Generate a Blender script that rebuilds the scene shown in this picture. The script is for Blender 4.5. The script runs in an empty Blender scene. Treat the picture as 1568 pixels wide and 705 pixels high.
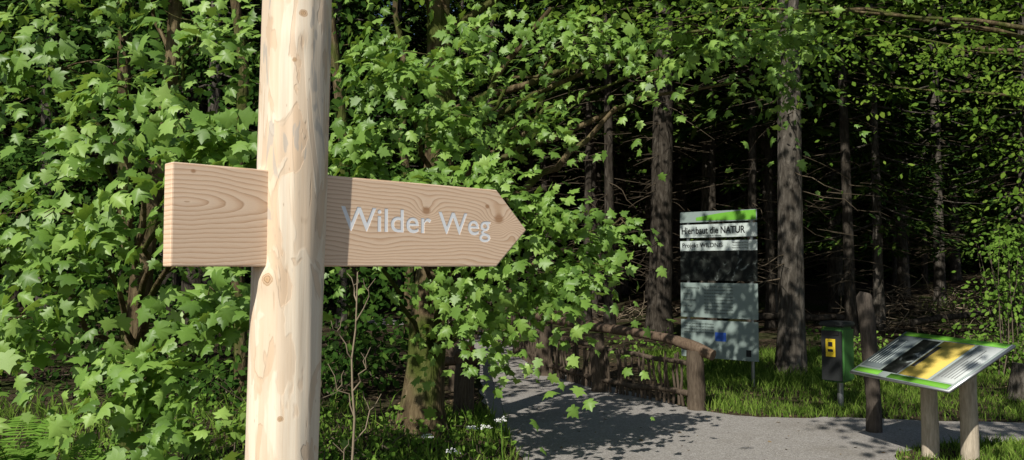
import bpy, math, random
import numpy as np
from mathutils import Vector, Matrix
from mathutils.geometry import tessellate_polygon
rng=np.random.default_rng(7); random.seed(7)
sc=bpy.context.scene
# ---------------------------------------------------------------- helpers
def nrm(a):
    a=np.asarray(a,float); return a/np.maximum(np.linalg.norm(a,axis=-1,keepdims=True),1e-9)
def link(o,parent=None):
    sc.collection.objects.link(o)
    if parent: o.parent=parent
    return o
def empty(name,loc=(0,0,0)):
    e=bpy.data.objects.new(name,None); e.location=loc; e.empty_display_size=.2; return link(e)
def mesh_from(name,parts,mats,smooth=False):
    Vs=[];L=[];st=[];mi=[];rn=[];off=0;ls=0
    for p in parts:
        V,F,m=p[0],p[1],p[2]; r=p[3] if len(p)>3 and p[3] is not None else np.full(len(V),.5)
        F=np.asarray(F); V=np.asarray(V,float)
        Vs.append(V); rn.append(r); L.append((F+off).ravel()); k=F.shape[1]
        st.append(ls+np.arange(len(F))*k); mi.append(np.full(len(F),m)); ls+=F.size; off+=len(V)
    V=np.concatenate(Vs);L=np.concatenate(L);st=np.concatenate(st);mi=np.concatenate(mi);rn=np.concatenate(rn)
    me=bpy.data.meshes.new(name)
    me.vertices.add(len(V)); me.vertices.foreach_set('co',V.ravel().astype(np.float32))
    me.loops.add(len(L)); me.loops.foreach_set('vertex_index',L.astype(np.int32))
    me.polygons.add(len(st)); me.polygons.foreach_set('loop_start',st.astype(np.int32))
    me.polygons.foreach_set('material_index',mi.astype(np.int32))
    if smooth: me.polygons.foreach_set('use_smooth',np.ones(len(st),bool))
    me.update(calc_edges=True)
    a=me.attributes.new('rnd','FLOAT','POINT'); a.data.foreach_set('value',rn.astype(np.float32))
    for m in mats: me.materials.append(m)
    return me
def build(name,parts,mats,parent=None,smooth=False):
    return link(bpy.data.objects.new(name,mesh_from(name,parts,mats,smooth)),parent)
def tube(P,R,s=6,cap=True,jit=0):
    P=np.asarray(P,float);n=len(P);R=np.broadcast_to(R,(n,)).astype(float)
    T=nrm(np.gradient(P,axis=0)); ref=np.array([0,0,1.]) if abs(T[:,2]).mean()<.8 else np.array([1.,0,0])
    A=nrm(np.cross(T,ref)); B=np.cross(T,A)
    th=np.arange(s)*2*np.pi/s
    rr=R[:,None]*(1+jit*rng.normal(size=(n,s)))
    V=P[:,None]+rr[...,None]*(np.cos(th)[None,:,None]*A[:,None]+np.sin(th)[None,:,None]*B[:,None])
    V=V.reshape(-1,3)
    i=np.arange(n-1)[:,None]*s; j=np.arange(s)[None]; j2=(j+1)%s
    F=np.stack([i+j,i+j2,i+s+j2,i+s+j],-1).reshape(-1,4)
    if cap:
        V=np.vstack([V,P[0],P[-1]]);c0=n*s;c1=c0+1
        jj=np.arange(s);k=(jj+1)%s
        F3=np.vstack([np.stack([np.full(s,c0),k,jj],-1),np.stack([np.full(s,c1),(n-1)*s+jj,(n-1)*s+k],-1)])
        return V,F,F3
    return V,F,None
def tparts(P,R,s=6,m=0,jit=0):
    V,F,F3=tube(P,R,s,True,jit)
    r=np.full(len(V),rng.random())
    return [(V,F,m,r),(V.copy(),F3,m,r)]
def wob(a,b,n=6,amp=.03,sag=0):
    a=np.array(a,float);b=np.array(b,float);t=np.linspace(0,1,n)[:,None]
    P=a+(b-a)*t+rng.normal(size=(n,3))*amp*np.sin(np.pi*t); P[:,2]-=sag*np.sin(np.pi*t[:,0]); return P
def bez(a,c,b,n=10,amp=0):
    a,c,b=map(lambda q:np.array(q,float),(a,c,b));t=np.linspace(0,1,n)[:,None]
    P=(1-t)**2*a+2*t*(1-t)*c+t*t*b
    return P+rng.normal(size=P.shape)*amp*np.sin(np.pi*t)
# ---------------------------------------------------------------- materials
class N:
    def __init__(s,name):
        s.m=bpy.data.materials.new(name); s.m.use_nodes=True; s.t=s.m.node_tree; s.t.nodes.clear()
        s.out=s.t.nodes.new('ShaderNodeOutputMaterial')
    def n(s,ty,**k):
        x=s.t.nodes.new(ty)
        for a,b in k.items(): setattr(x,a,b)
        return x
    def l(s,a,b): s.t.links.new(a,b)
    def inp(s,sock,v):
        if isinstance(v,bpy.types.NodeSocket): s.l(v,sock)
        elif v is not None: sock.default_value=v
    def math(s,op,a,b=None,c=None):
        x=s.n('ShaderNodeMath',operation=op); s.inp(x.inputs[0],a); s.inp(x.inputs[1],b); s.inp(x.inputs[2],c); return x.outputs[0]
    def coord(s,scale=(1,1,1),kind='Object'):
        tc=s.n('ShaderNodeTexCoord'); mp=s.n('ShaderNodeMapping'); mp.inputs['Scale'].default_value=scale
        s.l(tc.outputs[kind],mp.inputs[0]); return mp.outputs[0]
    def noise(s,co,sc=5,det=4,rough=.55,dist=0):
        x=s.n('ShaderNodeTexNoise'); s.l(co,x.inputs['Vector']); x.inputs['Scale'].default_value=sc
        x.inputs['Detail'].default_value=det; x.inputs['Roughness'].default_value=rough; x.inputs['Distortion'].default_value=dist
        return x.outputs[0]
    def ramp(s,f,st,interp='LINEAR'):
        x=s.n('ShaderNodeValToRGB'); x.color_ramp.interpolation=interp; e=x.color_ramp.elements
        while len(e)<len(st): e.new(.5)
        for i,(p,c) in enumerate(st):
            e[i].position=p; e[i].color=(*c,1) if len(c)==3 else c
        s.l(f,x.inputs[0]); return x.outputs[0]
    def mix(s,f,a,b,mode='MIX'):
        x=s.n('ShaderNodeMix',data_type='RGBA',blend_type=mode)
        s.inp(x.inputs[0],f); s.inp(x.inputs[6],a if not isinstance(a,tuple) else (*a,1)); s.inp(x.inputs[7],b if not isinstance(b,tuple) else (*b,1)); return x.outputs[2]
    def attr(s,n='rnd'):
        x=s.n('ShaderNodeAttribute'); x.attribute_name=n; return x.outputs['Fac']
    def diffuse(s,col,bump=None,bs=.3,bd=.01,transl=0,tcol=None):
        p=s.n('ShaderNodeBsdfDiffuse'); s.inp(p.inputs[0],col)
        if bump is not None:
            b=s.n('ShaderNodeBump'); b.inputs['Strength'].default_value=bs; b.inputs['Distance'].default_value=bd
            s.l(bump,b.inputs['Height']); s.l(b.outputs[0],p.inputs['Normal'])
        o=p.outputs[0]
        if transl:
            t=s.n('ShaderNodeBsdfTranslucent'); s.inp(t.inputs[0],tcol if tcol is not None else col)
            mx=s.n('ShaderNodeMixShader'); mx.inputs[0].default_value=transl; s.l(o,mx.inputs[1]); s.l(t.outputs[0],mx.inputs[2]); o=mx.outputs[0]
        s.l(o,s.out.inputs[0]); return s.m
    def done(s,col,rough=.8,spec=.3,bump=None,bs=.3,bd=.01,transl=0,tcol=None,metal=0):
        p=s.n('ShaderNodeBsdfPrincipled'); s.inp(p.inputs['Base Color'],(*col,1) if isinstance(col,tuple) else col)
        s.inp(p.inputs['Roughness'],rough); p.inputs['Specular IOR Level'].default_value=spec; p.inputs['Metallic'].default_value=metal
        if bump is not None:
            b=s.n('ShaderNodeBump'); b.inputs['Strength'].default_value=bs; b.inputs['Distance'].default_value=bd
            s.l(bump,b.inputs['Height']); s.l(b.outputs[0],p.inputs['Normal'])
        o=p.outputs[0]
        if transl:
            t=s.n('ShaderNodeBsdfTranslucent'); s.inp(t.inputs[0],tcol if tcol is not None else col)
            mx=s.n('ShaderNodeMixShader'); mx.inputs[0].default_value=transl; s.l(o,mx.inputs[1]); s.l(t.outputs[0],mx.inputs[2]); o=mx.outputs[0]
        s.l(o,s.out.inputs[0]); return s.m
def leafmat(name,lo,mid,hi,tr=.35,rough=.5,spec=.35,simple=False):
    k=N(name); f=k.attr(); c=k.ramp(f,[(0,lo),(.5,mid),(1,hi)])
    if simple: return k.diffuse(c,transl=tr,tcol=c)
    return k.done(c,rough,spec,transl=tr,tcol=k.mix(.5,c,(hi[0]*1.5,hi[1]*1.4,hi[2]*.6)))
M_maple=leafmat('maple_leaf',(.070,.145,.024),(.165,.295,.05),(.33,.49,.11),.28,.46,.45)
M_beech=leafmat('beech_leaf',(.065,.14,.018),(.15,.26,.035),(.27,.39,.06),.4,simple=True)
M_back=leafmat('shaded_woodland_leaf',(.016,.040,.008),(.034,.080,.014),(.10,.18,.03),.2,simple=True)  # background leaf green darkened in the colour itself, standing in for shade
M_understory=leafmat('bush_leaf',(.06,.125,.018),(.13,.24,.035),(.24,.37,.07),.3,simple=True)
M_needle=leafmat('spruce_needles',(.014,.033,.009),(.034,.068,.014),(.09,.14,.024),0,simple=True)
M_grass=leafmat('grass_blade',(.06,.115,.015),(.14,.24,.035),(.26,.36,.07),.3,simple=True)
M_fern=leafmat('fern_leaf',(.10,.21,.025),(.17,.32,.05),(.24,.42,.07),.35,simple=True)
def barkmat(name,a,b,c,moss=0,scale=(1,1,.25)):
    k=N(name); co=k.coord(scale); n1=k.noise(co,14,4,.65,.6); n2=k.noise(k.coord(),2.2,2)
    col=k.ramp(n1,[(.32,a),(.52,b),(.72,c)])
    if moss:
        mk=k.ramp(n2,[(.45,(0,0,0)),(.6,(1,1,1))]); col=k.mix(k.math('MULTIPLY',mk,moss),col,(.06,.09,.015))
    else: col=k.mix(k.math('MULTIPLY',n2,.5),col,a)
    return k.diffuse(col,n1,1,.05)
M_spbark=barkmat('spruce_bark',(.024,.020,.016),(.066,.056,.044),(.14,.122,.1))
M_spbark2=barkmat('spruce_bark_pale',(.040,.034,.027),(.11,.097,.08),(.24,.215,.18))
M_mpbark=barkmat('maple_bark',(.045,.032,.02),(.12,.09,.05),(.24,.19,.11),.75)
M_twig=N('twig_bark'); M_twig=M_twig.diffuse(M_twig.ramp(M_twig.attr(),[(0,(.05,.04,.028)),(1,(.17,.14,.1))]))
M_deadtwig=N('dead_twigs'); M_deadtwig=M_deadtwig.diffuse(M_deadtwig.ramp(M_deadtwig.attr(),[(0,(.07,.055,.038)),(1,(.30,.24,.165))]))
def oldwood(name,a,b):
    k=N(name); co=k.coord((6,6,1)); n=k.noise(co,8,4,.7,.4); n2=k.noise(k.coord(),3,2)
    c=k.ramp(n,[(.3,a),(.7,b)]); c=k.mix(k.math('MULTIPLY',n2,.6),c,(a[0]*.7,a[1]*.7,a[2]*.7))
    return k.diffuse(c,n,.7,.012)
M_fence=oldwood('fence_wood',(.06,.045,.033),(.19,.15,.11))
M_rail=oldwood('rail_wood',(.09,.06,.042),(.25,.185,.13))
M_leg=oldwood('weathered_pale_wood',(.36,.3,.22),(.72,.62,.48))
M_oldpost=oldwood('old_post_wood',(.05,.042,.034),(.17,.14,.115))
def plain(name,c,rough=.5,spec=.4,var=.12,metal=0,sc_=9):
    k=N(name); n=k.noise(k.coord(),sc_,4); col=k.mix(k.math('MULTIPLY',n,var*2),c,tuple(x*.55 for x in c))
    return k.done(col,k.math('ADD',k.math('MULTIPLY',n,.25),rough-.1),spec,metal=metal)
# ---------------------------------------------------------------- camera, light
cam=bpy.data.cameras.new('camera'); cam.sensor_width=36; cam.lens=36*1220/1568; cam.clip_end=1500; cam.clip_start=.05
co=bpy.data.objects.new('camera',cam); link(co); co.location=(0,0,1.6); co.rotation_euler=(math.radians(90+2.63),0,0); sc.camera=co
EL=math.radians(41); az=math.radians(27.5); hz=np.array([-math.sin(az),-math.cos(az)])
TS=Vector((hz[0]*math.cos(EL),hz[1]*math.cos(EL),math.sin(EL)))
sl=bpy.data.lights.new('sun','SUN'); sl.energy=5; sl.angle=math.radians(.53); sl.color=(1,.96,.88)
so=bpy.data.objects.new('sun',sl); link(so); so.rotation_euler=TS.to_track_quat('Z','Y').to_euler(); so.location=(-10,-30,30)
w=bpy.data.worlds.new('World'); sc.world=w; w.use_nodes=True; nt=w.node_tree
sk=nt.nodes.new('ShaderNodeTexSky'); sk.sky_type='NISHITA'; sk.sun_disc=False; sk.sun_elevation=EL; sk.sun_rotation=math.atan2(hz[0],hz[1])
nt.links.new(sk.outputs[0],nt.nodes['Background'].inputs[0]); nt.nodes['Background'].inputs[1].default_value=.075
sc.view_settings.view_transform='Standard'; sc.view_settings.look='None'; sc.view_settings.exposure=0
# ---------------------------------------------------------------- terrain
def ss(a,b,x):
    t=np.clip((x-a)/(b-a),0,1); return t*t*(3-2*t)
def gh(x,y):
    x=np.asarray(x,float);y=np.asarray(y,float)
    h=ss(17,32,y)*.9*ss(2,9,x)+ss(50,130,y)*38+ss(16,60,np.abs(x))*ss(2,20,y)*6
    h=h+.08*np.sin(x*1.1+.4)*np.sin(y*.8)*ss(15,20,y)
    return h
def axis(lo,hi,fine_lo,fine_hi,step,coarse):
    a=np.arange(fine_lo,fine_hi,step); l=np.arange(lo,fine_lo,coarse); r=np.arange(fine_hi,hi+.1,coarse); return np.concatenate([l,a,r])
gx=axis(-400,400,-40,40,.8,12); gy=axis(-400,400,-8,56,.8,12)
X,Y=np.meshgrid(gx,gy); Z=gh(X,Y); V=np.stack([X,Y,Z],-1).reshape(-1,3); nx=len(gx)
i=np.arange(len(gy)-1)[:,None]*nx; j=np.arange(nx-1)[None]
F=np.stack([i+j,i+j+1,i+nx+j+1,i+nx+j],-1).reshape(-1,4)
k=N('forest_floor'); cc=k.coord(); n1=k.noise(cc,.6,3); n2=k.noise(cc,18,4,.7)
c=k.ramp(n2,[(.3,(.02,.015,.010)),(.5,(.06,.045,.03)),(.7,(.14,.105,.07))]); c2=k.ramp(n2,[(.3,(.016,.025,.007)),(.7,(.055,.08,.022))])
c=k.mix(k.ramp(n1,[(.48,(0,0,0)),(.62,(.8,.8,.8))]),c,c2)
M_ground=k.diffuse(c,n2,.8,.04)
build('ground',[(V,F,0)],[M_ground],smooth=True)
pp=[(3.2,-12),(3.0,-3),(2.8,2),(2.9,5),(3.05,6.3),(3.5,7.05),(4.75,7.35),(9,7.1),(18,7.6),(18,8.9),(9,8.2),(5.2,8.25),(3.6,8.5),(2.3,8.7),(1.55,10.2),(.8,11.7),(.2,14.4),(-.2,18),(-1.5,21.6),(-3.5,24),(-4.3,23.2),(-2.4,21),(-1.15,18),(-.65,14.8),(-.45,11.3),(-.25,8.6),(-.02,7.4),(.15,6.2),(.3,4.5),(.5,2),(.4,-3),(0,-12)]
def smooth_poly(pts,n=10):
    P=np.array(pts);m=len(P);o=[]
    for q in range(m):
        a,b,c_,d=P[q-1],P[q],P[(q+1)%m],P[(q+2)%m]
        for t in np.linspace(0,1,n,endpoint=False):
            o.append(.5*((2*b)+(-a+c_)*t+(2*a-5*b+4*c_-d)*t*t+(-a+3*b-3*c_+d)*t**3))
    return np.array(o)
PATH=smooth_poly(pp); PATH=PATH+rng.normal(size=PATH.shape)*.022
tri=tessellate_polygon([[Vector((a,b,0)) for a,b in PATH]])
k=N('gravel_path'); cc=k.coord(); n1=k.noise(cc,.9,3); n2=k.noise(cc,70,3,.7); n3=k.noise(cc,9,4)
v=k.n('ShaderNodeTexVoronoi'); k.l(cc,v.inputs['Vector']); v.inputs['Scale'].default_value=85
c=k.ramp(n2,[(.3,(.20,.187,.175)),(.55,(.38,.36,.335)),(.75,(.60,.575,.54))]); c=k.mix(k.math('MULTIPLY',n3,.45),c,(.22,.19,.16))
c=k.mix(k.ramp(n1,[(.5,(0,0,0)),(.75,(.4,.4,.4))]),c,(.16,.135,.10))
M_path=k.diffuse(c,k.math('ADD',n2,k.math('MULTIPLY',v.outputs[0],.6)),.7,.012)
PV=np.column_stack([PATH,gh(PATH[:,0],PATH[:,1])+.006])
build('gravel_path',[(PV,np.array([list(t) for t in tri]),0)],[M_path])
def inpath(x,y):
    x=np.asarray(x);y=np.asarray(y);P=PATH[::3];ins=np.zeros(x.shape,bool);n=len(P);j=n-1
    for q in range(n):
        xi,yi=P[q];xj,yj=P[j]
        cnd=((yi>y)!=(yj>y))&(x<(xj-xi)*(y-yi)/(yj-yi+1e-12)+xi); ins^=cnd; j=q
    return ins
# ---------------------------------------------------------------- leaves
half=[(.14,-.09),(.40,-.02),(.36,.08),(.27,.15),(.44,.24),(.62,.43),(.42,.44),(.30,.50),(.33,.66),(.22,.66),(.12,.76)]
out=[(0,0)]+half+[(0,1.0)]+[(-a,b) for a,b in reversed(half)]
T_maple=np.array([(0,.35,.0)]+[(a,b,-.30*abs(a)-.18*b*b) for a,b in out]); K=len(out)
F_maple=np.array([(0,1+q,1+(q+1)%K) for q in range(K)])
T_dia=np.array([(0,0,0),(.32,.35,-.08),(.22,.75,-.1),(0,1,-.16),(-.22,.75,-.1),(-.32,.35,-.08)]); F_dia=np.array([(0,1,2,3),(0,3,4,5)])
T_nee=np.array([(-.05,0,0),(.05,0,0),(.16,.5,-.03),(.0,1,-.1),(-.16,.5,-.03)])
def leaves(C,Nn,Td,S,T,F,rnd):
    n=len(C);k=len(T)
    Nn=nrm(Nn);Xd=nrm(np.cross(Td,Nn))*rng.uniform(.8,1.12,(n,1));Yd=np.cross(Nn,nrm(Xd))
    S=np.asarray(S)[:,None,None]; fold=rng.uniform(.1,2.3,(n,1,1))
    V=C[:,None]+S*(T[None,:,0:1]*Xd[:,None]+T[None,:,1:2]*Yd[:,None]+fold*T[None,:,2:3]*Nn[:,None])
    FF=(F[None]+np.arange(n)[:,None,None]*k).reshape(-1,F.shape[1])
    return V.reshape(-1,3),FF,np.repeat(rnd,k)
def inball(n,surf=.3):
    d=nrm(rng.normal(size=(n,3))); r=rng.random(n)**surf; return d*r[:,None]
def sprays(ell,per=14,size=.11,rad=.2,T=T_maple,F=F_maple,m=0,bias=(-.2,-.55,.75),spread=.4,bright=(.0,1.0)):
    parts=[]
    for (x,y,z,rx,ry,rz,ns) in ell:
        u=inball(ns,.45); C=np.array([x,y,z])+u*np.array([rx,ry,rz]); tone=rng.random(ns)*.5
        out_=nrm(u*np.array([1,1,.5])+rng.normal(size=u.shape)*.3)
        SN=nrm(np.array(bias)+out_*.35+rng.normal(size=u.shape)*spread)
        A=nrm(np.cross(SN,out_+.01)); B=nrm(np.cross(A,SN))
        a=rng.normal(size=(ns,per))*rad*.55; b=rng.normal(size=(ns,per))*rad
        P=C[:,None]+a[...,None]*A[:,None]+b[...,None]*B[:,None]+rng.normal(size=(ns,per,3))*rad*.10
        P[...,2]-=.6*(a**2+b**2)/max(rad,.1)
        LN=SN[:,None]+rng.normal(size=(ns,per,3))*.36
        TD=a[...,None]*A[:,None]/rad+b[...,None]*B[:,None]/rad+out_[:,None]*.5+np.array([0,0,-.45])+rng.normal(size=(ns,per,3))*.35
        S=size*(.35+.85*rng.random(ns*per)**.7)
        r=np.clip((tone[:,None]+rng.random((ns,per))*.5),0,1)*(bright[1]-bright[0])+bright[0]
        V,FF,rr=leaves(P.reshape(-1,3),LN.reshape(-1,3),TD.reshape(-1,3),S,T,F,r.ravel())
        parts.append((V,FF,m,rr))
    return parts
def limb(a,b,r0,r1,rise=.4,amp=.04,m=1,n=9,s=7):
    a=np.array(a,float);b=np.array(b,float);c_=(a+b)/2+np.array([0,0,rise]); return tparts(bez(a,c_,b,n,amp),np.linspace(r0,r1,n),s,m)
def maple(name,base,h,r,ell,over=[],lean=(0,0),per=14,size=.115,nl=3,bark=M_mpbark,explicit=[],rad=.17,leaf=None,T=T_maple,F=F_maple,osize=1.1,oper=None):
    bx,by=base;tp=np.array([bx+lean[0],by+lean[1],h]);n=22;t=np.linspace(0,1,n)[:,None]
    P=np.array([bx,by,-.1])+(tp-np.array([bx,by,-.1]))*t; P[:,:2]+=.06*np.sin(t*7+bx)
    R=r*(1-.75*t[:,0])+.55*r*np.exp(-t[:,0]*h/.22)
    parts=tparts(P,R,18,1,.05)
    for (x,y,z,rx,ry,rz,ns) in ell+over:
        q=np.clip((z-.8)/h,.1,.85); st=P[int(q*(n-1))]
        d=math.dist(st,(x,y,z)); 
        parts+=limb(st,(x,y,z),min(r*.25,.012+.009*d),.006,.25*d*.5,.03*d**.5)
        for _ in range(nl):
            u=inball(1,.5)[0]*np.array([rx,ry,rz]); parts+=limb((x,y,z),(x+u[0],y+u[1],z+u[2]),.007,.0025,.05,.02,n=5,s=4)
    for e in explicit: parts+=limb(*e)
    if ell: parts+=sprays(ell,per,size,rad,T,F)
    if over: parts+=sprays(over,oper or per,size*osize,.26,T,F)
    return build(name,parts,[leaf or M_maple,bark],smooth=False)
main=[(-.95,6.0,3.25,.45,.4,.3,20),(-.55,6.3,2.75,.4,.4,.22,17),(-1.1,5.8,2.55,.3,.35,.16,13),(-.75,6.0,2.25,.4,.35,.15,16),(-.2,6.1,2.3,.3,.35,.16,13),
 (.30,6.3,2.05,.38,.4,.2,19),(-.2,5.9,1.78,.4,.35,.16,15),(.55,6.4,1.62,.34,.35,.14,15),(-.38,6.0,1.45,.3,.3,.10,8),(.2,6.2,1.42,.26,.3,.10,9),(-.32,6.2,1.18,.18,.2,.1,6),
 (-.35,6.6,3.5,.5,.5,.3,18),(.1,6.8,2.85,.3,.4,.2,11),(.85,6.6,1.95,.18,.3,.12,5),(.05,6.0,1.12,.14,.2,.07,2),(-1.15,6.0,1.95,.25,.3,.2,8),
 (.75,7.2,3.75,.8,.6,.28,22),(1.9,7.4,3.8,.8,.6,.28,22),(2.8,7.9,4.0,.6,.6,.3,16),(2.6,7.8,3.45,.5,.5,.15,7),(1.3,7.0,3.35,.3,.3,.12,5)]
over=[(-1.2,6.8,4.8,1.4,1.2,.7,50),(.8,7.0,5.2,1.4,1.2,.8,46),(2.6,7.4,5.0,1.3,1.2,.7,40),(.3,7.5,6.8,2,1.8,1,56),(-.8,8.2,8.2,1.6,1.6,.9,40)]
maple('maple_tree',(-.82,7.6),8.2,.19,main,over,(.15,.2),size=.095,per=17,oper=13,explicit=[((-.55,7.5,2.0),(.95,7.2,3.05),.05,.02,-.25,.03,1,12,8),((-.7,7.5,2.6),(.35,7.0,3.9),.045,.02,.1,.04,1,10,8)])
left=[(-2.5,4.5,1.9,.42,.35,.17,16),(-1.8,4.5,2.35,.42,.35,.15,15),(-1.62,4.4,1.98,.36,.3,.16,15),(-2.5,4.7,2.38,.4,.35,.11,9),(-2.72,4.4,1.3,.17,.25,.2,9),
 (-1.68,4.4,1.42,.32,.3,.11,12),(-2.0,4.3,.98,.28,.3,.17,13),(-1.72,4.3,.72,.26,.25,.11,7),(-3.1,4.6,1.8,.5,.4,.3,13),(-1.4,4.8,2.15,.2,.3,.2,7),(-2.2,4.5,2.62,.3,.3,.08,5)]
lefto=[(-3.2,5.6,3.0,.7,.6,.2,13),(-2.3,5.8,3.35,.7,.6,.2,13),(-3.0,6.2,4.2,1.5,1,.5,30)]
maple('maple_tree.001',(-2.9,6.3),5.5,.10,left,lefto,(.3,-.3),size=.105,per=16)
sh=[(1.7,2.2,5.6,1.6,1.4,.7,28),(3.2,2.8,5.8,1.7,1.5,.8,34),(4.9,3.8,5.8,1.4,1.4,.8,24),(3.6,1.0,6.6,2,1.6,.9,28),(3.4,5.2,5.6,1.6,1.3,.6,28),(.5,3.2,6.0,1.0,1.2,.5,20),(1.2,4.9,6.1,1.0,1.0,.5,24)]
maple('maple_tree.002',(7.6,2.2),7.5,.22,[],sh,(-.4,.3))
be=[(4.6,10.6,4.7,.9,.8,.35,30),(6.0,10.8,4.6,1.0,.8,.4,34),(7.4,11.0,4.3,1.0,.8,.45,40),(3.4,11.4,5.2,1.0,.8,.4,34),(7.3,11.2,3.3,.5,.6,.25,16),(6.8,11.2,3.85,.5,.5,.16,9),(2.3,11.5,5.2,.9,.8,.4,24),(5.3,11.0,4.1,.4,.4,.12,6),(7.0,10.9,2.6,.35,.4,.12,7)]
beo=[(4,12.6,6.3,1.7,1.4,.8,60),(6.6,12.8,6.3,1.8,1.4,.8,64),(9,12.8,6.0,1.8,1.4,1,64),(3.5,15,8.2,2,1.6,1,64),(6.5,15,8.4,2,1.6,1,64),(9.5,15.2,8.2,2,1.6,1,50),(1.2,13.2,6.6,1.5,1.3,.8,50),(11.5,14,6.5,1.8,1.5,1.2,44),(-1,14,7.2,1.6,1.5,1,50)]
maple('beech_tree',(10.3,11.4),9,.24,be,beo,(-.5,.2),size=.085,leaf=M_beech,T=T_dia,F=F_dia,rad=.2,osize=1.9,per=13)
# ---------------------------------------------------------------- deciduous woodland mass on the left
ell=[]
for _ in range(84):
    x=rng.uniform(-13,-1.2);y=rng.uniform(9.5,14);z=rng.uniform(.5,7.5)
    if x>-2.0 and y>12: continue
    ell.append((x,y,z,1.0,.8,.4,22))
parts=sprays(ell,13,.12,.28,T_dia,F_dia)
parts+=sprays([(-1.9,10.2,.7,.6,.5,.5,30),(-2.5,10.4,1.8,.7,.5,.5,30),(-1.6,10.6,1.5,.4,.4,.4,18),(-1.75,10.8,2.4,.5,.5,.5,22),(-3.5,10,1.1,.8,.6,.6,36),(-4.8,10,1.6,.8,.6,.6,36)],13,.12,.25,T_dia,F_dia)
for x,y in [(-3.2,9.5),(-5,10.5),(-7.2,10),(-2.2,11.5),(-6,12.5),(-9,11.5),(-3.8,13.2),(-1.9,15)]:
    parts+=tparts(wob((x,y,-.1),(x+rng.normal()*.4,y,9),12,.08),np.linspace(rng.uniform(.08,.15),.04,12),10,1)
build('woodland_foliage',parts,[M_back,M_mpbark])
# ---------------------------------------------------------------- spruces
def spruce_mesh(name,h,r,cb,cr,dead,bark,seed,nb=70,dens=46):
    global rng
    rng=np.random.default_rng(seed)
    n=26;t=np.linspace(0,1,n);P=np.column_stack([.12*np.sin(t*3+seed),.12*np.cos(t*2.3+seed)-.12*math.cos(seed),-.2+(h+.2)*t])
    P[0,:2]=P[1,:2]
    R=r*(1-.93*t)+.3*r*np.exp(-t*h/.35)
    parts=tparts(P,R,14,1,.04)
    tt=np.linspace(0,1,5)[:,None]
    for _ in range(dead):
        z=rng.uniform(1.3,cb+1.5);a=rng.uniform(0,6.28);L=rng.uniform(.5,1.9);d=np.array([math.cos(a),math.sin(a),rng.uniform(-.25,.1)])
        o=np.array([np.interp(z,P[:,2],P[:,0]),np.interp(z,P[:,2],P[:,1]),z]); Q=o+d*L*tt; Q[:,2]-=.22*L*tt[:,0]**2
        Q+=rng.normal(size=Q.shape)*.02
        V,F,_3=tube(Q,np.linspace(.014,.003,5),3,False); parts.append((V,F,2,np.full(len(V),.15)))
        for _k in range(3):
            s=rng.uniform(.3,.9);q=o+d*L*s;dd=np.array([math.cos(a+rng.choice([-.8,.8])),math.sin(a+rng.choice([-.8,.8])),-.15])
            V,F,_3=tube(q+dd*rng.uniform(.2,.5)*tt[::2],[.006,.004,.002],3,False); parts.append((V,F,2,np.full(len(V),.15)))
    C=[];Nn=[];Td=[];S=[]
    for b in range(nb):
        f=(b/nb)**1.0; z=cb+(h-cb)*f; a=b*2.399+rng.normal()*.3; L=cr*(1-f)**.75*rng.uniform(.7,1.1)+.15
        d=np.array([math.cos(a),math.sin(a),0]);pd=np.array([-d[1],d[0],0])
        o=np.array([np.interp(z,P[:,2],P[:,0]),np.interp(z,P[:,2],P[:,1]),z]); droop=.35*L*(1-f)
        Q=o+d*L*tt; Q[:,2]-=droop*tt[:,0]-.25*droop*tt[:,0]**4
        V,F,_3=tube(Q,np.linspace(.035,.006,5),4,False); parts.append((V,F,1))
        m=int(dens*L/2+6); s=rng.uniform(.12,1,m); lat=rng.normal(size=m)*.28*L*(1.1-s)*1.1
        c_=o+d*L*s[:,None]+pd*lat[:,None]; c_[:,2]-=droop*s-.25*droop*s**4+np.abs(lat)*.35+rng.random(m)*.12
        C.append(c_);Nn.append(np.array([0,0,1.])+rng.normal(size=(m,3))*.4)
        Td.append(d*.7+pd*np.sign(lat)[:,None]*.7+np.array([0,0,-.55])+rng.normal(size=(m,3))*.25);S.append(rng.uniform(.25,.55,m)*(.55 if dens>60 else 1))
    C=np.concatenate(C);V,F,rr=leaves(C,np.concatenate(Nn),np.concatenate(Td),np.concatenate(S),T_nee,np.array([(0,1,2,4)]),rng.random(len(C)))
    parts.append((V,F,0,rr)); parts.append((V.copy(),np.array([(4,2,3)])+np.arange(len(C))[:,None]*5,0,rr))
    return mesh_from(name,parts,[M_needle,bark,M_deadtwig])
SP=[spruce_mesh('spruce_a',23,.20,6.5,2.8,34,M_spbark2,11,60,40),spruce_mesh('spruce_b',25,.29,7.5,3.0,40,M_spbark,12,60,40),
    spruce_mesh('spruce_c',21,.13,6.0,2.5,44,M_spbark,13,60,40),spruce_mesh('spruce_d',22,.17,4.5,2.9,30,M_spbark2,14,70,40),spruce_mesh('spruce_e',12,.13,.8,2.6,4,M_spbark,15,70,40),
    spruce_mesh('spruce_f',17,.14,2.6,2.3,16,M_spbark2,16,90,110)]
rng=np.random.default_rng(99)
spots=[(4.1,12.0,0,1),(3.45,18.5,1,1.0),(5.9,24.5,0,1),(10.9,27,0,1),(12.8,24,3,1),(4.0,30,2,1),(8.3,28,2,1),(1.2,27,2,1),(7.4,17.5,2,.95),(2.0,22,2,1),(6.5,33,1,1),(-.9,26,2,1),(5.2,21,2,.9),(4.6,26.5,2,1),(2.6,25,2,1),(9.2,22.8,2,1),
 (11.6,18.2,5,1),(9.0,19.6,5,.95),(14.2,20.5,5,1),(7.2,22.0,5,1.05),(12.4,15.5,5,1),(5.6,18.9,2,.9),(6.6,20.4,2,.95),(4.3,22.6,2,.95),(3.0,28.2,2,1),(5.0,29,2,1),(8.0,24.8,2,1)]
pts=[s[:2] for s in spots]; near=list(spots); far=[]
tries=0
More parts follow.
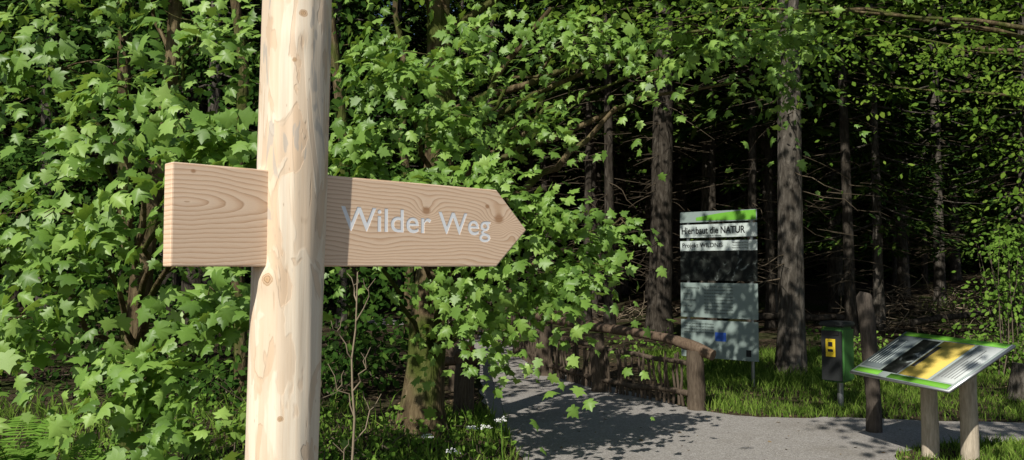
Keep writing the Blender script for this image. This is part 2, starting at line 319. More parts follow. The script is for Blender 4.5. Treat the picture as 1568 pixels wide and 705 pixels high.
while tries<9000 and len(far)+len(near)<240:
    tries+=1
    y=rng.uniform(16,62); x=rng.uniform(-.7*y-5,.75*y+5)
    if y<22 and (-6<x<2.2): continue
    if y<28 and -4.5<x<.6: continue
    if x>7.8 and y<23: continue
    if min((x-a)**2+(y-b)**2 for a,b in pts)<(1.6 if y<45 else 2.2)**2: continue
    pts.append((x,y)); kk=int(rng.choice([0,1,2,2,2,3] if y<36 else [1,2,4,4,4])); s=rng.uniform(.85,1.15)
    (near if y<26 else far).append((x,y,kk,s))
for q,(x,y,kk,s) in enumerate(near):
    o=bpy.data.objects.new('spruce_tree',SP[kk]); link(o); o.location=(x,y,float(gh(x,y))-.02); o.rotation_euler=(rng.normal()*.012,rng.normal()*.012,rng.uniform(0,6.28)); o.scale=(s,s,s)
fc=bpy.data.collections.new('distant_forest')
for (x,y,kk,s) in far:
    o=bpy.data.objects.new('distant_spruce',SP[kk]); fc.objects.link(o); o.location=(x,y,float(gh(x,y))-.05); o.rotation_euler=(0,0,rng.uniform(0,6.28)); o.scale=(s,s,s)
for _ in range(60):
    y=rng.uniform(40,52); x=rng.uniform(-.7*y,.75*y); o=bpy.data.objects.new('distant_spruce',SP[4]); fc.objects.link(o)
    s=rng.uniform(.8,1.3); o.location=(x,y,float(gh(x,y))-.1); o.rotation_euler=(0,0,rng.uniform(0,6.28)); o.scale=(s,s,s)
for _ in range(100):
    y=rng.uniform(62,110); x=rng.uniform(-y,y); o=bpy.data.objects.new('distant_spruce',SP[4]); fc.objects.link(o)
    s=rng.uniform(1.5,2.1); o.location=(x,y,float(gh(x,y))-.1); o.rotation_euler=(0,0,rng.uniform(0,6.28)); o.scale=(s,s,s)
e=empty('distant_forest'); e.instance_type='COLLECTION'; e.instance_collection=fc
# ---------------------------------------------------------------- undergrowth
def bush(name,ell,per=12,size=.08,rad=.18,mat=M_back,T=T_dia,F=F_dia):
    parts=sprays(ell,per,size,rad,T,F)
    for (x,y,z,rx,ry,rz,ns) in ell:
        for _ in range(5):
            u=inball(1,.5)[0]*np.array([rx,ry,rz]); parts+=tparts(wob((x+rng.normal()*.1,y,float(gh(x,y))),(x+u[0],y+u[1],max(.1,z+u[2])),5,.03),np.linspace(.012,.003,5),4,1)
    return build(name,parts,[mat,M_twig])
bush('hazel_bush',[(7.5,12.0,1.3,.6,.6,.45,36),(7.7,12.6,2.1,.5,.6,.35,26),(7.0,12.0,.45,.6,.6,.28,32),(8.4,12.6,1.6,.8,.8,.7,40),(7.8,11.8,.4,.7,.7,.3,32),(7.3,11.8,1.9,.35,.4,.2,12)],mat=M_understory)
bush('bramble_undergrowth',[(6.4,11.8,.22,.8,.7,.2,26),(4.9,11.2,.2,.8,.6,.16,24),(7.2,13.5,.3,1,.8,.25,36),(3.2,12.6,.2,.7,.6,.2,20),(5.8,14,.3,1.2,.8,.3,34),(12.4,20,.9,1.6,1,.4,30),(9.5,15,.4,1.4,.8,.3,40),(2.2,14.5,.25,1.1,.8,.25,24)],size=.075,mat=M_understory)
lowl=[]
for _ in range(105):
    x=rng.uniform(-5.2,.1);y=rng.uniform(4.4,8.6)
    if inpath(np.array([x+.2]),np.array([y]))[0]: continue
    if x<-1.9 and rng.random()<.55: continue
    lowl.append((x,y,rng.uniform(.05,.25),.3,.3,.11,9))
bush('herb_layer',lowl,11,.055,.11,M_understory)
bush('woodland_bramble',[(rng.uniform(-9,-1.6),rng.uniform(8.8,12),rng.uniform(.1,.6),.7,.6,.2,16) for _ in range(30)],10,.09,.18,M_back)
def blades(name,regions,mat=M_grass):
    VV=[];rr=[]
    for (x0,x1,y0,y1,n,hh) in regions:
        x=rng.uniform(x0,x1,n);y=rng.uniform(y0,y1,n)
        dens=np.sin(x*2.1+1)*np.sin(y*1.7)+rng.normal(size=n)*.8
        kp=(~inpath(x,y))&(dens>-.7);x=x[kp];y=y[kp];n=len(x);z=gh(x,y)
        a=rng.uniform(0,6.28,n);h=hh*rng.uniform(.4,1.3,n)*(1+.35*np.sin(x*3.3)*np.sin(y*2.9));wd=.003+.022*h; b=np.stack([x,y,z],-1);sd=np.stack([np.cos(a),np.sin(a),0*a],-1)*wd[:,None]
        ln=np.stack([rng.normal(size=n)*.45,rng.normal(size=n)*.45,np.ones(n)],-1)*h[:,None]
        mid=b+ln*np.array([.35,.35,.6]); VV.append(np.stack([b-sd,b+sd,mid+sd*.7,b+ln,mid-sd*.7],1)); rr.append(rng.random(n))
    V=np.concatenate(VV);n=len(V);r=np.repeat(np.concatenate(rr),5);V=V.reshape(-1,3);o=np.arange(n)[:,None]*5
    return build(name,[(V,np.array([(0,1,2,4)])+o,0,r),(V.copy(),np.array([(4,2,3)])+o,0,r)],[mat])
blades('grass',[(2.0,9.5,8.3,12.5,30000,.09),(3.0,8,4.5,7.9,38000,.065),(8,16,9,16,12000,.2),(-6,.6,3,9,8000,.2),(2.2,6,10.5,15,8000,.16),(-1.0,1.0,6,9,3500,.12),(12,22,13,24,9000,.25)])
n=5000;x=rng.uniform(-4,9,n);y=rng.uniform(5,14,n)
kp=(~inpath(x,y))|(rng.random(n)<.16); x=x[kp];y=y[kp];n=len(x)
k=N('dry_leaves'); M_litter=k.diffuse(k.ramp(k.attr(),[(0,(.06,.04,.025)),(1,(.25,.18,.10))]))
V,F,r=leaves(np.stack([x,y,np.full(n,.014)],-1),np.array([0,0,1.])+rng.normal(size=(n,3))*.25,rng.normal(size=(n,3))*np.array([1,1,.1]),rng.uniform(.02,.06,n),T_dia,F_dia,rng.random(n))
build('leaf_litter',[(V,F,0,r)],[M_litter])
parts=[]
for (cx,cy,rx,rz,n) in [(11.5,21,2.2,1.0,220),(14.5,22,2,1.2,160),(9.4,20,1.4,.5,90),(3,24,2,.5,70)]:
    for _ in range(n):
        p=np.array([cx+rng.normal()*rx*.5,cy+rng.normal()*.9,0]);p[2]=gh(p[0],p[1])+abs(rng.normal())*rz*.45
        d=nrm(rng.normal(size=3)*np.array([1,.8,.45]))*rng.uniform(.4,1.3)
        V,F,_3=tube(wob(p-d/2,p+d/2,4,.04),[.016,.012,.008,.004],3,False); parts.append((V,F,0,np.full(len(V),rng.random())))
build('brushwood_pile',parts,[M_deadtwig])
for a,b,r in [((9,18,.35),(12.2,19.5,.6),.08),((5.2,20,.4),(8.5,18.7,.35),.10)]:
    build('fallen_log',tparts(wob(a,b,9,.03),np.linspace(r,r*.7,9),12,0,.05),[M_spbark])
# ---------------------------------------------------------------- fences (rustic log railings)
def fence(name,posts,h,rail_top,pick=.09,low=.16,rp=.1):
    parts=[]
    for (x,y,ht) in posts: parts+=tparts(wob((x,y,-.05),(x+rng.normal()*.02,y,ht),6,.006),rp*np.array([1.1,1,.97,1,.98,.93]),12,0,.03)
    RT=np.array(rail_top,float); u=np.linspace(0,len(RT)-1,len(RT)*3); RT=np.stack([np.interp(u,np.arange(len(RT)),RT[:,q]) for q in range(3)],-1)
    RR=.060+.008*np.sin(u*1.7)+.004*rng.random(len(u)); parts+=tparts(RT,RR,12,1,.03)
    for (a,b) in zip(posts[:-1],posts[1:]):
        A=np.array([a[0],a[1],low]);B=np.array([b[0],b[1],low]); parts+=tparts(wob(A,B,6,.015),.035,8,0)
        A2=A+np.array([0,0,a[2]-.27-low+.1]);B2=B+np.array([0,0,b[2]-.27-low+.1]);parts+=tparts(wob(A2,B2,6,.015),.03,8,0)
        L=math.dist(a[:2],b[:2])
        for q in range(int(L/pick)):
            t=(q+.5+rng.normal()*.2)/(L/pick);p=A+(B-A)*t;p[2]=.02;tp=p+np.array([rng.normal()*.035,rng.normal()*.03,h*rng.uniform(.78,.98)])
            parts+=tparts(wob(p,tp,4,.012),np.linspace(.020,.014,4),6,0)
    return build(name,parts,[M_fence,M_rail],smooth=False)
fence('wooden_fence',[(2.07,9.0,.66),(1.12,10.3,.74),(.5,11.8,.76),(.12,14.2,.76)],.62,
  [(2.22,8.85,.62),(2.07,9.0,.69),(1.85,9.3,.76),(1.5,9.75,.8),(1.12,10.3,.82),(.8,11,.84),(.5,11.8,.83),(.3,13,.83),(.12,14.2,.82)],.075)
fence('wooden_fence.001',[(.55,14.9,.95),(-.1,16.2,1.0),(-.9,17.8,1.05),(-1.9,19.5,1.05)],.85,[(.8,14.6,.96),(.55,14.9,1.03),(.2,15.5,1.1),(-.1,16.2,1.12),(-.9,17.8,1.16),(-1.9,19.5,1.18)],.12)
fence('wooden_fence.002',[(-.52,8.2,.62),(-.72,10.4,.66),(-.85,13,.7),(-1.5,16.5,.7)],.6,[(-.52,8.0,.69),(-.6,9,.72),(-.72,10.4,.74),(-.85,13,.77),(-1.5,16.5,.78)],.14)
parts=tparts([(-.72,8.25,.62),(-.30,8.12,.66)],.045,10,0,.04)+tparts([(-.44,8.3,-.02),(-.44,8.3,.8)],.05,10,0,.04)
parts+=tparts([(-.445,8.3,.74),(-.445,8.3,.79)],.0535,12,1)
build('marker_post',parts,[M_rail,plain('red_paint',(.35,.04,.03))])
# ---------------------------------------------------------------- signpost
sp=empty('wooden_signpost',(0,0,0))
nz=420;ns=72;zz=np.linspace(-.05,2.75,nz);th=np.linspace(0,2*np.pi,ns,endpoint=False)
TH,ZZ=np.meshgrid(th,zz)
def vn(a,b,s): return np.sin(a*2+s+b*3.1)*.4+np.sin(a*3-b*5+s*2)*.3+np.sin(a*5+b*9+s)*.18+np.sin(a*8-b*17+s*3)*.1
Rr=.0755+.0022*vn(TH,ZZ,1.3)+.0007*np.sin(TH*13+ZZ*6)
Rr-=.0012*np.maximum(0,np.sin(TH*9+2.0*np.sin(ZZ*4)))
for (ta,zk,s,amp) in [(-1.95,1.573,.025,.004),(-1.3,2.08,.03,.003),(-2.2,1.9,.04,-.003),(-1.5,1.35,.05,-.002)]:
    dd=(((TH-(ta%(2*np.pi)))*.075)**2+(ZZ-zk)**2)/s**2; Rr+=amp*np.exp(-dd)
cx=-.5095+.018*(ZZ) ; cy=1.712
PX=cx+Rr*np.cos(TH);PY=cy+Rr*np.sin(TH)
bd=np.array([.734,.68])
dn=-(bd*.9+np.array([.35,.0])); dn/=np.linalg.norm(dn)
dot=(PX-cx)*dn[0]+(PY-cy)*dn[1]; lim=.062; ex=np.maximum(0,dot-lim)*ss(1.79,1.815,ZZ); PX-=ex*dn[0];PY-=ex*dn[1]
V=np.stack([PX,PY,ZZ],-1).reshape(-1,3); i=np.arange(nz-1)[:,None]*ns;j=np.arange(ns)[None];j2=(j+1)%ns
F=np.stack([i+j,i+j2,i+ns+j2,i+ns+j],-1).reshape(-1,4)
top=np.array([[cx[-1,0],cy,2.752]]);
k=N('peeled_larch_post'); co1=k.coord((1,1,.3)); co0=k.coord()
a1=k.noise(co1,15,3,.5,1.2); a2=k.noise(co1,7,4,.6,.8); st=k.noise(k.coord((1,1,.03)),120,4,.7)
base=k.mix(k.ramp(st,[(.35,(0,0,0)),(.7,(1,1,1))]),(.88,.77,.61),(.80,.65,.48))
pm=k.ramp(a1,[(.54,(0,0,0)),(.56,(1,1,1))]); pm2=k.ramp(a2,[(.50,(0,0,0)),(.52,(1,1,1))])
col=k.mix(k.math('MULTIPLY',pm,.55),base,(.68,.48,.31)); col=k.mix(k.math('MULTIPLY',pm2,.38),col,(.70,.49,.31))
edge=k.ramp(a1,[(.53,(0,0,0)),(.545,(1,1,1)),(.56,(0,0,0))]); col=k.mix(k.math('MULTIPLY',edge,.35),col,(.45,.32,.2))
gm=k.ramp(k.noise(co1,9,3,.5,2),[(.63,(0,0,0)),(.65,(1,1,1))]); col=k.mix(k.math('MULTIPLY',gm,.65),col,(.46,.43,.38))
sx=k.n('ShaderNodeSeparateXYZ'); k.l(co0,sx.inputs[0])
def knotmask(cxk,czk,s,kx=1.0):
    dx=k.math('MULTIPLY',k.math('SUBTRACT',sx.outputs[0],cxk),kx);dz=k.math('SUBTRACT',sx.outputs[2],czk)
    d=k.math('SQRT',k.math('ADD',k.math('MULTIPLY',dx,dx),k.math('MULTIPLY',dz,dz))); return k.math('DIVIDE',d,s)
for (kx,kz,s) in [(-.502,1.574,.014),(-.452,2.03,.006),(-.437,2.13,.009),(-.472,1.29,.007)]:
    d=k.math('ADD',knotmask(kx,kz,s),k.math('MULTIPLY',k.math('SUBTRACT',k.noise(co0,90,2),.5),.5))
    c_=k.ramp(d,[(0,(.42,.25,.13)),(.35,(.64,.44,.26)),(.5,(.34,.20,.10)),(.6,(.70,.52,.35)),(.8,(.50,.33,.19)),(.9,(.74,.57,.40))])
    col=k.mix(k.ramp(d,[(.85,(1,1,1)),(1,(0,0,0))]),col,c_)
vs=k.n('ShaderNodeTexVoronoi'); k.l(co1,vs.inputs['Vector']); vs.inputs['Scale'].default_value=45
col=k.mix(k.ramp(vs.outputs[0],[(.0,(.8,.8,.8)),(.07,(0,0,0))]),col,(.38,.25,.14))
hgt=k.math('ADD',k.math('MULTIPLY',pm,-.6),k.math('ADD',k.math('MULTIPLY',st,.5),k.math('MULTIPLY',pm2,-.4)))
M_post=k.done(col,.62,.3,hgt,.55,.0016)
build('post',[(V,F,0),(np.vstack([V[-ns:],top]),np.stack([np.arange(ns),(np.arange(ns)+1)%ns,np.full(ns,ns)],-1),0)],[M_post],sp,smooth=True)
# board
k=N('larch_board'); co0=k.coord(); sx=k.n('ShaderNodeSeparateXYZ'); k.l(co0,sx.inputs[0]); bx,by_,bz=sx.outputs
mm=k.math
nA=k.noise(k.coord((5,1,14)),1.5,3,.5); nB=k.noise(k.coord((2.2,1,6)),2.2,2)
def gauss(px,pz,sx_,sz_):
    dx=mm('DIVIDE',mm('SUBTRACT',bx,px),sx_);dz=mm('DIVIDE',mm('SUBTRACT',bz,pz),sz_)
    return mm('POWER',2.718,mm('MULTIPLY',mm('ADD',mm('MULTIPLY',dx,dx),mm('MULTIPLY',dz,dz)),-1.0))
dx=mm('MULTIPLY',mm('SUBTRACT',bx,.03),.22);dz=mm('SUBTRACT',bz,.125)
hl=mm('SQRT',mm('ADD',mm('MULTIPLY',dx,dx),mm('MULTIPLY',dz,dz)))
hr=mm('ADD',bz,mm('MULTIPLY',mm('MULTIPLY',bx,bx),.03))
for (px,pz,a,b,amp) in [(.60,.135,.035,.03,.03),(.83,.125,.05,.035,.045),(.88,.09,.03,.02,-.02),(.46,.05,.09,.03,.012),(.72,.04,.1,.03,-.012)]:
    hr=mm('ADD',hr,mm('MULTIPLY',gauss(px,pz,a,b),amp))
sel=k.ramp(bx,[(.26,(0,0,0)),(.32,(1,1,1))])
mxn=k.n('ShaderNodeMix',data_type='FLOAT'); k.l(sel,mxn.inputs[0]); k.l(hl,mxn.inputs[2]); k.l(hr,mxn.inputs[3]); h=mxn.outputs[0]
h=mm('ADD',h,mm('MULTIPLY',mm('SUBTRACT',nA,.5),.012)); h=mm('ADD',h,mm('MULTIPLY',mm('SUBTRACT',nB,.5),.02))
fr=mm('FRACT',mm('MULTIPLY',h,110))
fib=k.noise(k.coord((6,40,160)),6,4,.7)
col=k.ramp(fr,[(0,(.90,.68,.49)),(.5,(.86,.62,.43)),(.82,(.68,.43,.26)),(.93,(.52,.29,.16)),(1,(.90,.68,.49))])
col=k.mix(k.ramp(fib,[(.35,(.0,.0,.0)),(.75,(.35,.35,.35))]),col,(.90,.75,.58))
col=k.mix(mm('MULTIPLY',nB,.25),col,(.86,.60,.40))
for (px,pz,s) in [(.60,.135,.010),(.835,.125,.013),(.795,.155,.006),(.04,.185,.004)]:
    g=gauss(px,pz,s*1.3,s); col=k.mix(k.ramp(g,[(.2,(0,0,0)),(.7,(.8,.8,.8))]),col,(.40,.2,.09))
M_board=k.done(col,.5,.4,mm('ADD',mm('MULTIPLY',fr,-.5),fib),.35,.0012)
L=.827;TL=.935;H=.2;TH_=.042
import bmesh
bm=bmesh.new(); prof=[(0,0),(L,0),(TL,.098),(L,H),(0,H)]
vf=[bm.verts.new((a,-TH_/2,b)) for a,b in prof]; f=bm.faces.new(vf); bm.normal_update()
r=bmesh.ops.extrude_face_region(bm,geom=[f]); bmesh.ops.translate(bm,verts=[v for v in r['geom'] if isinstance(v,bmesh.types.BMVert)],vec=(0,TH_,0))
bmesh.ops.recalc_face_normals(bm,faces=bm.faces)
bmesh.ops.bevel(bm,geom=list(bm.edges),offset=.0035,segments=2,affect='EDGES',profile=.6)
me=bpy.data.meshes.new('board'); bm.to_mesh(me); bm.free(); me.materials.append(M_board)
M_white=plain('white_lettering_paint',(.93,.95,.97),.45,.4,.02)
board=link(bpy.data.objects.new('board',me),sp); ang=math.atan2(.68,.734)
board.location=(-.661,1.525,1.6); board.rotation_euler=(0,0,ang)
def text_mesh(name,body,size,ext,align='LEFT',offset=0):
    cu=bpy.data.curves.new(name,'FONT'); cu.body=body; cu.size=size; cu.extrude=ext; cu.align_x=align; cu.resolution_u=4; cu.offset=offset
    ob=bpy.data.objects.new(name,cu); sc.collection.objects.link(ob); dg=bpy.context.evaluated_depsgraph_get(); dg.update()
    me=bpy.data.meshes.new_from_object(ob.evaluated_get(dg)); bpy.data.objects.remove(ob); 
    b=bmesh.new(); b.from_mesh(me); bmesh.ops.remove_doubles(b,verts=b.verts,dist=1e-5); b.to_mesh(me); b.free(); return me
carved=False
for offs in (.0009,.0004,0.0,-.0006):
    tm=text_mesh('cut','Wilder Weg',.074,.004,offset=offs)
    xs=[v.co.x for v in tm.vertices]; wdt=max(xs)-min(xs); x0=min(xs); sxx=.440/wdt
    for v in tm.vertices: v.co=Vector(((v.co.x-x0)*sxx+.366,-v.co.z-TH_/2,v.co.y*1.04+.081))
    bmn=bmesh.new(); bmn.from_mesh(tm); bmesh.ops.recalc_face_normals(bmn,faces=bmn.faces); bmn.to_mesh(tm); bmn.free()
    letter=tm.copy()
    cut=bpy.data.objects.new('cut',tm); sc.collection.objects.link(cut); cut.location=board.location; cut.rotation_euler=board.rotation_euler
    mod=board.modifiers.new('carve','BOOLEAN'); mod.operation='DIFFERENCE'; mod.object=cut; mod.solver='EXACT'; mod.use_self=True
    dg=bpy.context.evaluated_depsgraph_get(); dg.update(); res=bpy.data.meshes.new_from_object(board.evaluated_get(dg))
    board.modifiers.clear(); bpy.data.objects.remove(cut)
    deep=sum(1 for v in res.vertices if abs(v.co.y-(-TH_/2+.004))<1e-4); hit=sum(1 for v in res.vertices if v.co.y<-TH_/2-.001)
    if deep>150 and hit==0: board.data=res; carved=True; break
dy=.0014 if carved else -.0004
for v in letter.vertices: v.co.y=(v.co.y+TH_/2)*.2+(-TH_/2+dy)
letter.materials.clear(); letter.materials.append(M_white)
lo=link(bpy.data.objects.new('lettering',letter),sp); lo.location=board.location; lo.rotation_euler=board.rotation_euler
# ---------------------------------------------------------------- generic boxes
def box(name,cx,cy,cz,sx_,sy_,sz_,mat,parent,rot=0,bev=.006,tilt=0):
    b=bmesh.new(); bmesh.ops.create_cube(b,size=1); bmesh.ops.scale(b,vec=(sx_,sy_,sz_),verts=b.verts)
    if bev: bmesh.ops.bevel(b,geom=list(b.edges),offset=min(bev,min(sx_,sy_,sz_)*.3),segments=2,affect='EDGES')
    m=bpy.data.meshes.new(name); b.to_mesh(m); b.free(); m.materials.append(mat); o=link(bpy.data.objects.new(name,m),parent)
    o.location=(cx,cy,cz); o.rotation_euler=(tilt,0,rot); return o
def label(name,body,size,loc,rot,mat,parent,align='LEFT',offset=0):
    m=text_mesh(name,body,size,.0008,align,offset); m.materials.clear(); m.materials.append(mat); o=link(bpy.data.objects.new(name,m),parent); o.location=loc; o.rotation_euler=rot; return o
M_black=plain('dark_print',(.015,.015,.015),.5); M_grn=plain('green_print',(.15,.40,.04),.5,.2); M_steel=plain('steel',(.35,.36,.37),.35,.5,.1,.8)
M_panel=plain('panel_face',(.25,.31,.285),.4,.3,.1,0,2); M_panelw=plain('panel_white',(.52,.58,.55),.4,.3,.06,0,2)
ib=empty('info_board',(2.36,11.4,0)); p0=np.array([2.40,11.35]);p1=np.array([3.27,10.62]);
d=p1-p0;Wd=float(np.linalg.norm(d));ra=math.atan2(d[1],d[0]);ib.location=(p0[0],p0[1],0);ib.rotation_euler=(0,0,ra)
for q,xx in enumerate((.10,Wd-.10)):
    o=build('support_%d'%(q+1),tparts([(xx,.04,-.05),(xx,.04,2.33)],.024,14),[M_steel],ib,True)
k=N('panel_photo'); cc=k.coord(); n1=k.noise(cc,5,5,.6,1.8); M_pic=k.done(k.ramp(n1,[(.5,(.006,.007,.006)),(.62,(.03,.035,.03)),(.74,(.30,.33,.32))]),.45,.2)
z1=2.37;rows=[('green_header',.15,0),('title_panel',.185,1),('subtitle_panel',.14,1),('picture_panel',.41,2),('text_panel',.48,0),('lower_panel',.52,0)]
gaps=[.03,.045,.006,.03,.035,0];zc=z1
mats=[M_panel,M_panelw,M_pic]; zt={}
for (nm,hh,mi),g in zip(rows,gaps):
    box(nm,Wd/2,0,zc-hh/2,Wd,.012,hh,mats[mi],ib,bev=.002); zt[nm]=(zc,zc-hh); zc-=hh+g
R90=(math.pi/2,0,0)
xs=np.linspace(.25,Wd-.01,14); zt0,zb0=zt['green_header']; up=zt0-.008-.05*np.abs((xs-.25)/(Wd-.25)-1)**2*1.5; dn_=zt0-.125-.02*((xs-.3)/Wd)
up=np.maximum(up,dn_+.004);V=np.vstack([np.column_stack([xs,np.full(14,-.009),up]),np.column_stack([xs,np.full(14,-.009),dn_])]);F=np.array([(q+14,q+15,q+1,q) for q in range(13)])
build('green_wave',[(V,F,0)],[M_grn],ib)
label('title_text','Hier baut die NATUR',.135,(.02,-.0075,zt['title_panel'][1]+.055),R90,M_black,ib,offset=.003).scale=(.78,1,1)
label('subtitle_text','Projekt WILDNIS',.085,(.03,-.0075,zt['subtitle_panel'][1]+.05),R90,M_black,ib,offset=.001)
label('small_text','Naturschutz am Waldweg',.026,(.35,-.0075,zt['title_panel'][1]+.018),R90,M_black,ib)
for q in range(3): label('side_text_%d'%q,'Naturschutz am Weg',.026,(.78,-.0075,zt['subtitle_panel'][1]+.10-.035*q),R90,M_black,ib)
for q in range(5): label('body_text_%d'%q,['Naturentwicklung','Wildnis','Prozessschutz','Der Wald','Bitte beachten'][q],.034,(.04,-.0075,zt['text_panel'][0]-.08-.085*q),R90,M_black,ib)
for q in range(9): label('body_line_%d'%q,'Hier darf sich der Wald frei entwickeln und wachsen',.02,(.36,-.0075,zt['text_panel'][0]-.06-.045*q),R90,M_black,ib)
for q in range(4): label('low_line_%d'%q,'Gefoerdert durch das Land und die Gemeinde',.024,(.05,-.0075,zt['lower_panel'][0]-.06-.04*q),R90,M_black,ib)
box('blue_emblem',.60,-.0075,zt['lower_panel'][0]-.22,.16,.003,.12,plain('blue_print',(.04,.12,.5)),ib,bev=0)
box('crest_emblem',1.0,-.0075,zt['lower_panel'][0]-.42,.07,.003,.09,M_black,ib,bev=0)
# lectern (planar panel)
le=empty('info_lectern')
A=np.array([2.97,7.06,.68]);B=np.array([3.23,5.94,.68]);D=np.array([3.64,7.40,1.0])
nP=nrm(np.cross(B-A,D-A)); 
if nP[2]<0:nP=-nP
def plz(x,y): return A[2]-(nP[0]*(x-A[0])+nP[1]*(y-A[1]))/nP[2]
C=np.array([3.90,6.21,plz(3.90,6.21)])
def bil(u,v,o=0):
    return (A*(1-u)+B*u)*(1-v)+(D*(1-u)+C*u)*v+nP*o
def slab(name,u0,u1,v0,v1,o0,o1,mat):
    c_=[bil(u0,v0,o0),bil(u1,v0,o0),bil(u1,v1,o0),bil(u0,v1,o0),bil(u0,v0,o1),bil(u1,v0,o1),bil(u1,v1,o1),bil(u0,v1,o1)]
    F=np.array([(3,2,1,0),(4,5,6,7),(0,1,5,4),(1,2,6,5),(2,3,7,6),(3,0,4,7)])
    return build(name,[(np.array(c_),F,0)],[mat],le)
slab('panel',0,1,0,1,-.02,0,M_steel)
slab('sheet',.01,.99,.01,.99,.001,.004,plain('lectern_sheet',(.32,.37,.35),.75,.04,.05,0,2))
slab('green_band_far',.03,.98,.90,.985,.0045,.007,M_grn); slab('green_band_near',.4,.97,.015,.10,.0045,.007,M_grn)
slab('green_corner',.03,.3,.03,.12,.0045,.007,M_grn)
slab('grey_column',.03,.24,.16,.88,.0045,.007,plain('grey_print',(.13,.155,.16),.75,.04))
slab('picture',.27,.44,.12,.86,.0045,.007,M_pic)
slab('yellow_block',.46,.74,.12,.88,.0045,.007,plain('yellow_print',(.70,.52,.12),.75,.04,.05))
slab('dark_block',.47,.51,.30,.75,.0078,.009,M_black)
slab('white_block',.77,.97,.12,.88,.0045,.007,plain('white_print',(.55,.58,.56),.75,.04,.05))
for q in range(6): slab('text_line_%d'%q,.05+.03*q,.058+.03*q,.25,.78-.1*(q%3),.0078,.009,M_panelw)
gi=plain('grey_ink',(.2,.2,.2))
for q in range(6): slab('text_line_%d'%(q+8),.79+.028*q,.796+.028*q,.2,.8-.12*(q%3),.0078,.0088,gi)
for q,(x,y) in enumerate([(3.54,6.82),(3.76,6.62)]):
    t=plz(x,y)-.055
    build('leg_%d'%(q+1),tparts([(x,y,-.05),(x+.002,y,.2),(x,y+.002,t*.6),(x,y,t)],[.07,.068,.066,.066],20,0,.02),[M_leg],le,True)
wb=empty('waste_bin',(3.74,9.2,0)); wb.rotation_euler=(0,0,math.radians(-46)); 
M_bg=plain('bin_green',(.05,.16,.035),.45,.4,.2); M_bd=plain('bin_dark',(.018,.02,.02),.5,.4,.2); M_by=plain('yellow_label',(.75,.55,.03),.4)
box('body',0,0,.60,.26,.30,.62,M_bg,wb,bev=.025); box('front_door',-.0,-.156,.59,.235,.014,.56,M_bd,wb,bev=.004)
box('hood',0,-.01,.945,.29,.33,.055,M_bd,wb,bev=.02); box('slot',0,-.167,.85,.17,.012,.05,M_black,wb,bev=.002)
box('label',-.01,-.166,.68,.11,.005,.20,M_by,wb,bev=.001)
box('label_mark_1',-.01,-.170,.72,.05,.003,.05,M_black,wb,bev=0);box('label_mark_2',-.01,-.170,.65,.06,.003,.03,M_black,wb,bev=0)
build('post',tparts([(0,.05,-.05),(0,.05,.32)],.035,14),[M_steel],wb,True)
build('wooden_post',tparts([(3.50,7.78,-.05),(3.50,7.78,.3),(3.49,7.8,.7),(3.46,7.8,1.1),(3.44,7.8,1.31),(3.45,7.8,1.345)],[.075,.072,.07,.075,.07,.05],14,0,.06),[M_oldpost])
P=[(6.2,9.7,-.05),(6.2,9.7,.1),(6.2,9.7,.25),(6.22,9.7,.42)]
build('tree_stump',tparts(P,[.24,.19,.16,.15],16,0,.08),[M_spbark2])
# ---------------------------------------------------------------- small plants
parts=[]
def stick(a,b,r0,r1,n=10,amp=.012): 
    P=wob(a,b,n,amp); parts.extend(tparts(P,np.linspace(r0,r1,n),6,0)); return P
P=stick((-.62,3.1,0.1),(-.60,3.1,1.58),.008,.0025,14)
parts.extend(tparts([(-.62,3.1,-.03),tuple(P[1])],.0085,6,0))
for q in range(13):
    i0=2+q%11; s=1 if q%2 else -1
    o=P[i0]; Lb=rng.uniform(.10,.26); e_=o+np.array([s*Lb*.45,rng.normal()*.06,Lb]); Q=wob(o,e_,6,.012); parts.extend(tparts(Q,np.linspace(.0035,.0012,6),5,0))
    e2=Q[3]+np.array([-s*Lb*.12,0,Lb*.35]); parts.extend(tparts(wob(Q[3],e2,4,.006),np.linspace(.002,.001,4),4,0))
parts=[(p[0],p[1],p[2],np.full(len(p[0]),.9)) for p in parts]
build('bare_sapling',parts,[M_deadtwig])
parts=[]
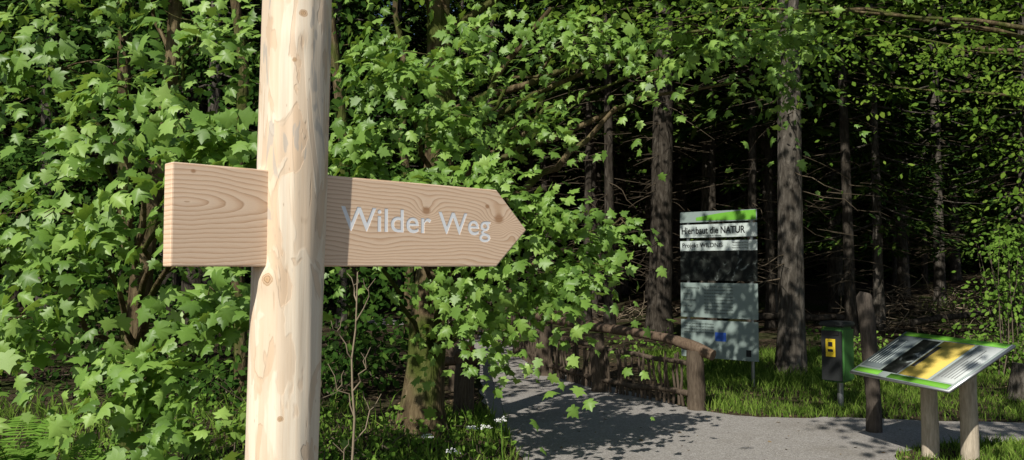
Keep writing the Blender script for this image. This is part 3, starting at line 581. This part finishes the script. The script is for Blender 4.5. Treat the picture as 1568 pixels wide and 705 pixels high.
def fern(x,y,z0,n,Lf):
    for q in range(n):
        a=q*2*np.pi/n+rng.normal()*.2; d=np.array([math.cos(a),math.sin(a),0]); t=np.linspace(0,1,26)
        P=np.array([x,y,z0])+d*(Lf*.7*t)[:,None]+np.array([0,0,1])*(Lf*(1.45*t-.8*t*t))[:,None]
        V,F,_=tube(P,np.linspace(.004,.001,26),4,False); parts.append((V,F,0))
        T=nrm(np.gradient(P,axis=0)); side=np.cross(d,[0,0,1.])
        for s in (-1,1):
            wl=Lf*.24*np.sin(np.pi*np.clip(t*.88+.12,0,1))**.8
            V,F,r=leaves(P[3:],np.array([0,0,1.])-.3*T[3:],(side*s+.35*T)[3:],wl[3:],T_nee*np.array([.8,1,1]),np.array([(0,1,2,4)]),rng.uniform(.4,1,23))
            parts.append((V,F,0,r)); parts.append((V.copy(),np.array([(4,2,3)])+np.arange(23)[:,None]*5,0,r))
fern(-3.14,5.1,.18,9,.62); fern(-2.76,4.9,.10,8,.55)
build('fern',parts,[M_fern])
parts=[]
for (x,y,z) in [(-.62,5.9,.36),(-.30,6.0,.40),(-.08,6.0,.46),(-.42,5.7,.30),(-3.05,5.3,.42),(-.2,6.2,.36),(-2.9,5.5,.40)]:
    parts+=tparts(wob((x+.03,y,0),(x,y,z-.03),5,.01),.004,5,1)
    for q in range(6):
        a=q*1.05;cx_,cy_=x+.032*math.cos(a),y+.032*math.sin(a); dz=rng.normal()*.012
        parts+=tparts([(x,y,z-.04),(cx_,cy_,z+dz)],.0015,4,1)
        n=8;C_=np.array([cx_,cy_,z+.005+dz])+rng.normal(size=(n,3))*np.array([.008,.008,.003])
        V,F,r=leaves(C_,np.array([0,-.4,1.])+rng.normal(size=(n,3))*.3,rng.normal(size=(n,3)),np.full(n,.013),T_dia,F_dia,rng.random(n)); parts.append((V,F,0,r))
build('white_wildflowers',parts,[plain('petal',(.8,.8,.78),.6),M_fern])
print('faces',sum(len(o.data.polygons) for o in sc.objects if o.type=='MESH'),'carved',carved)
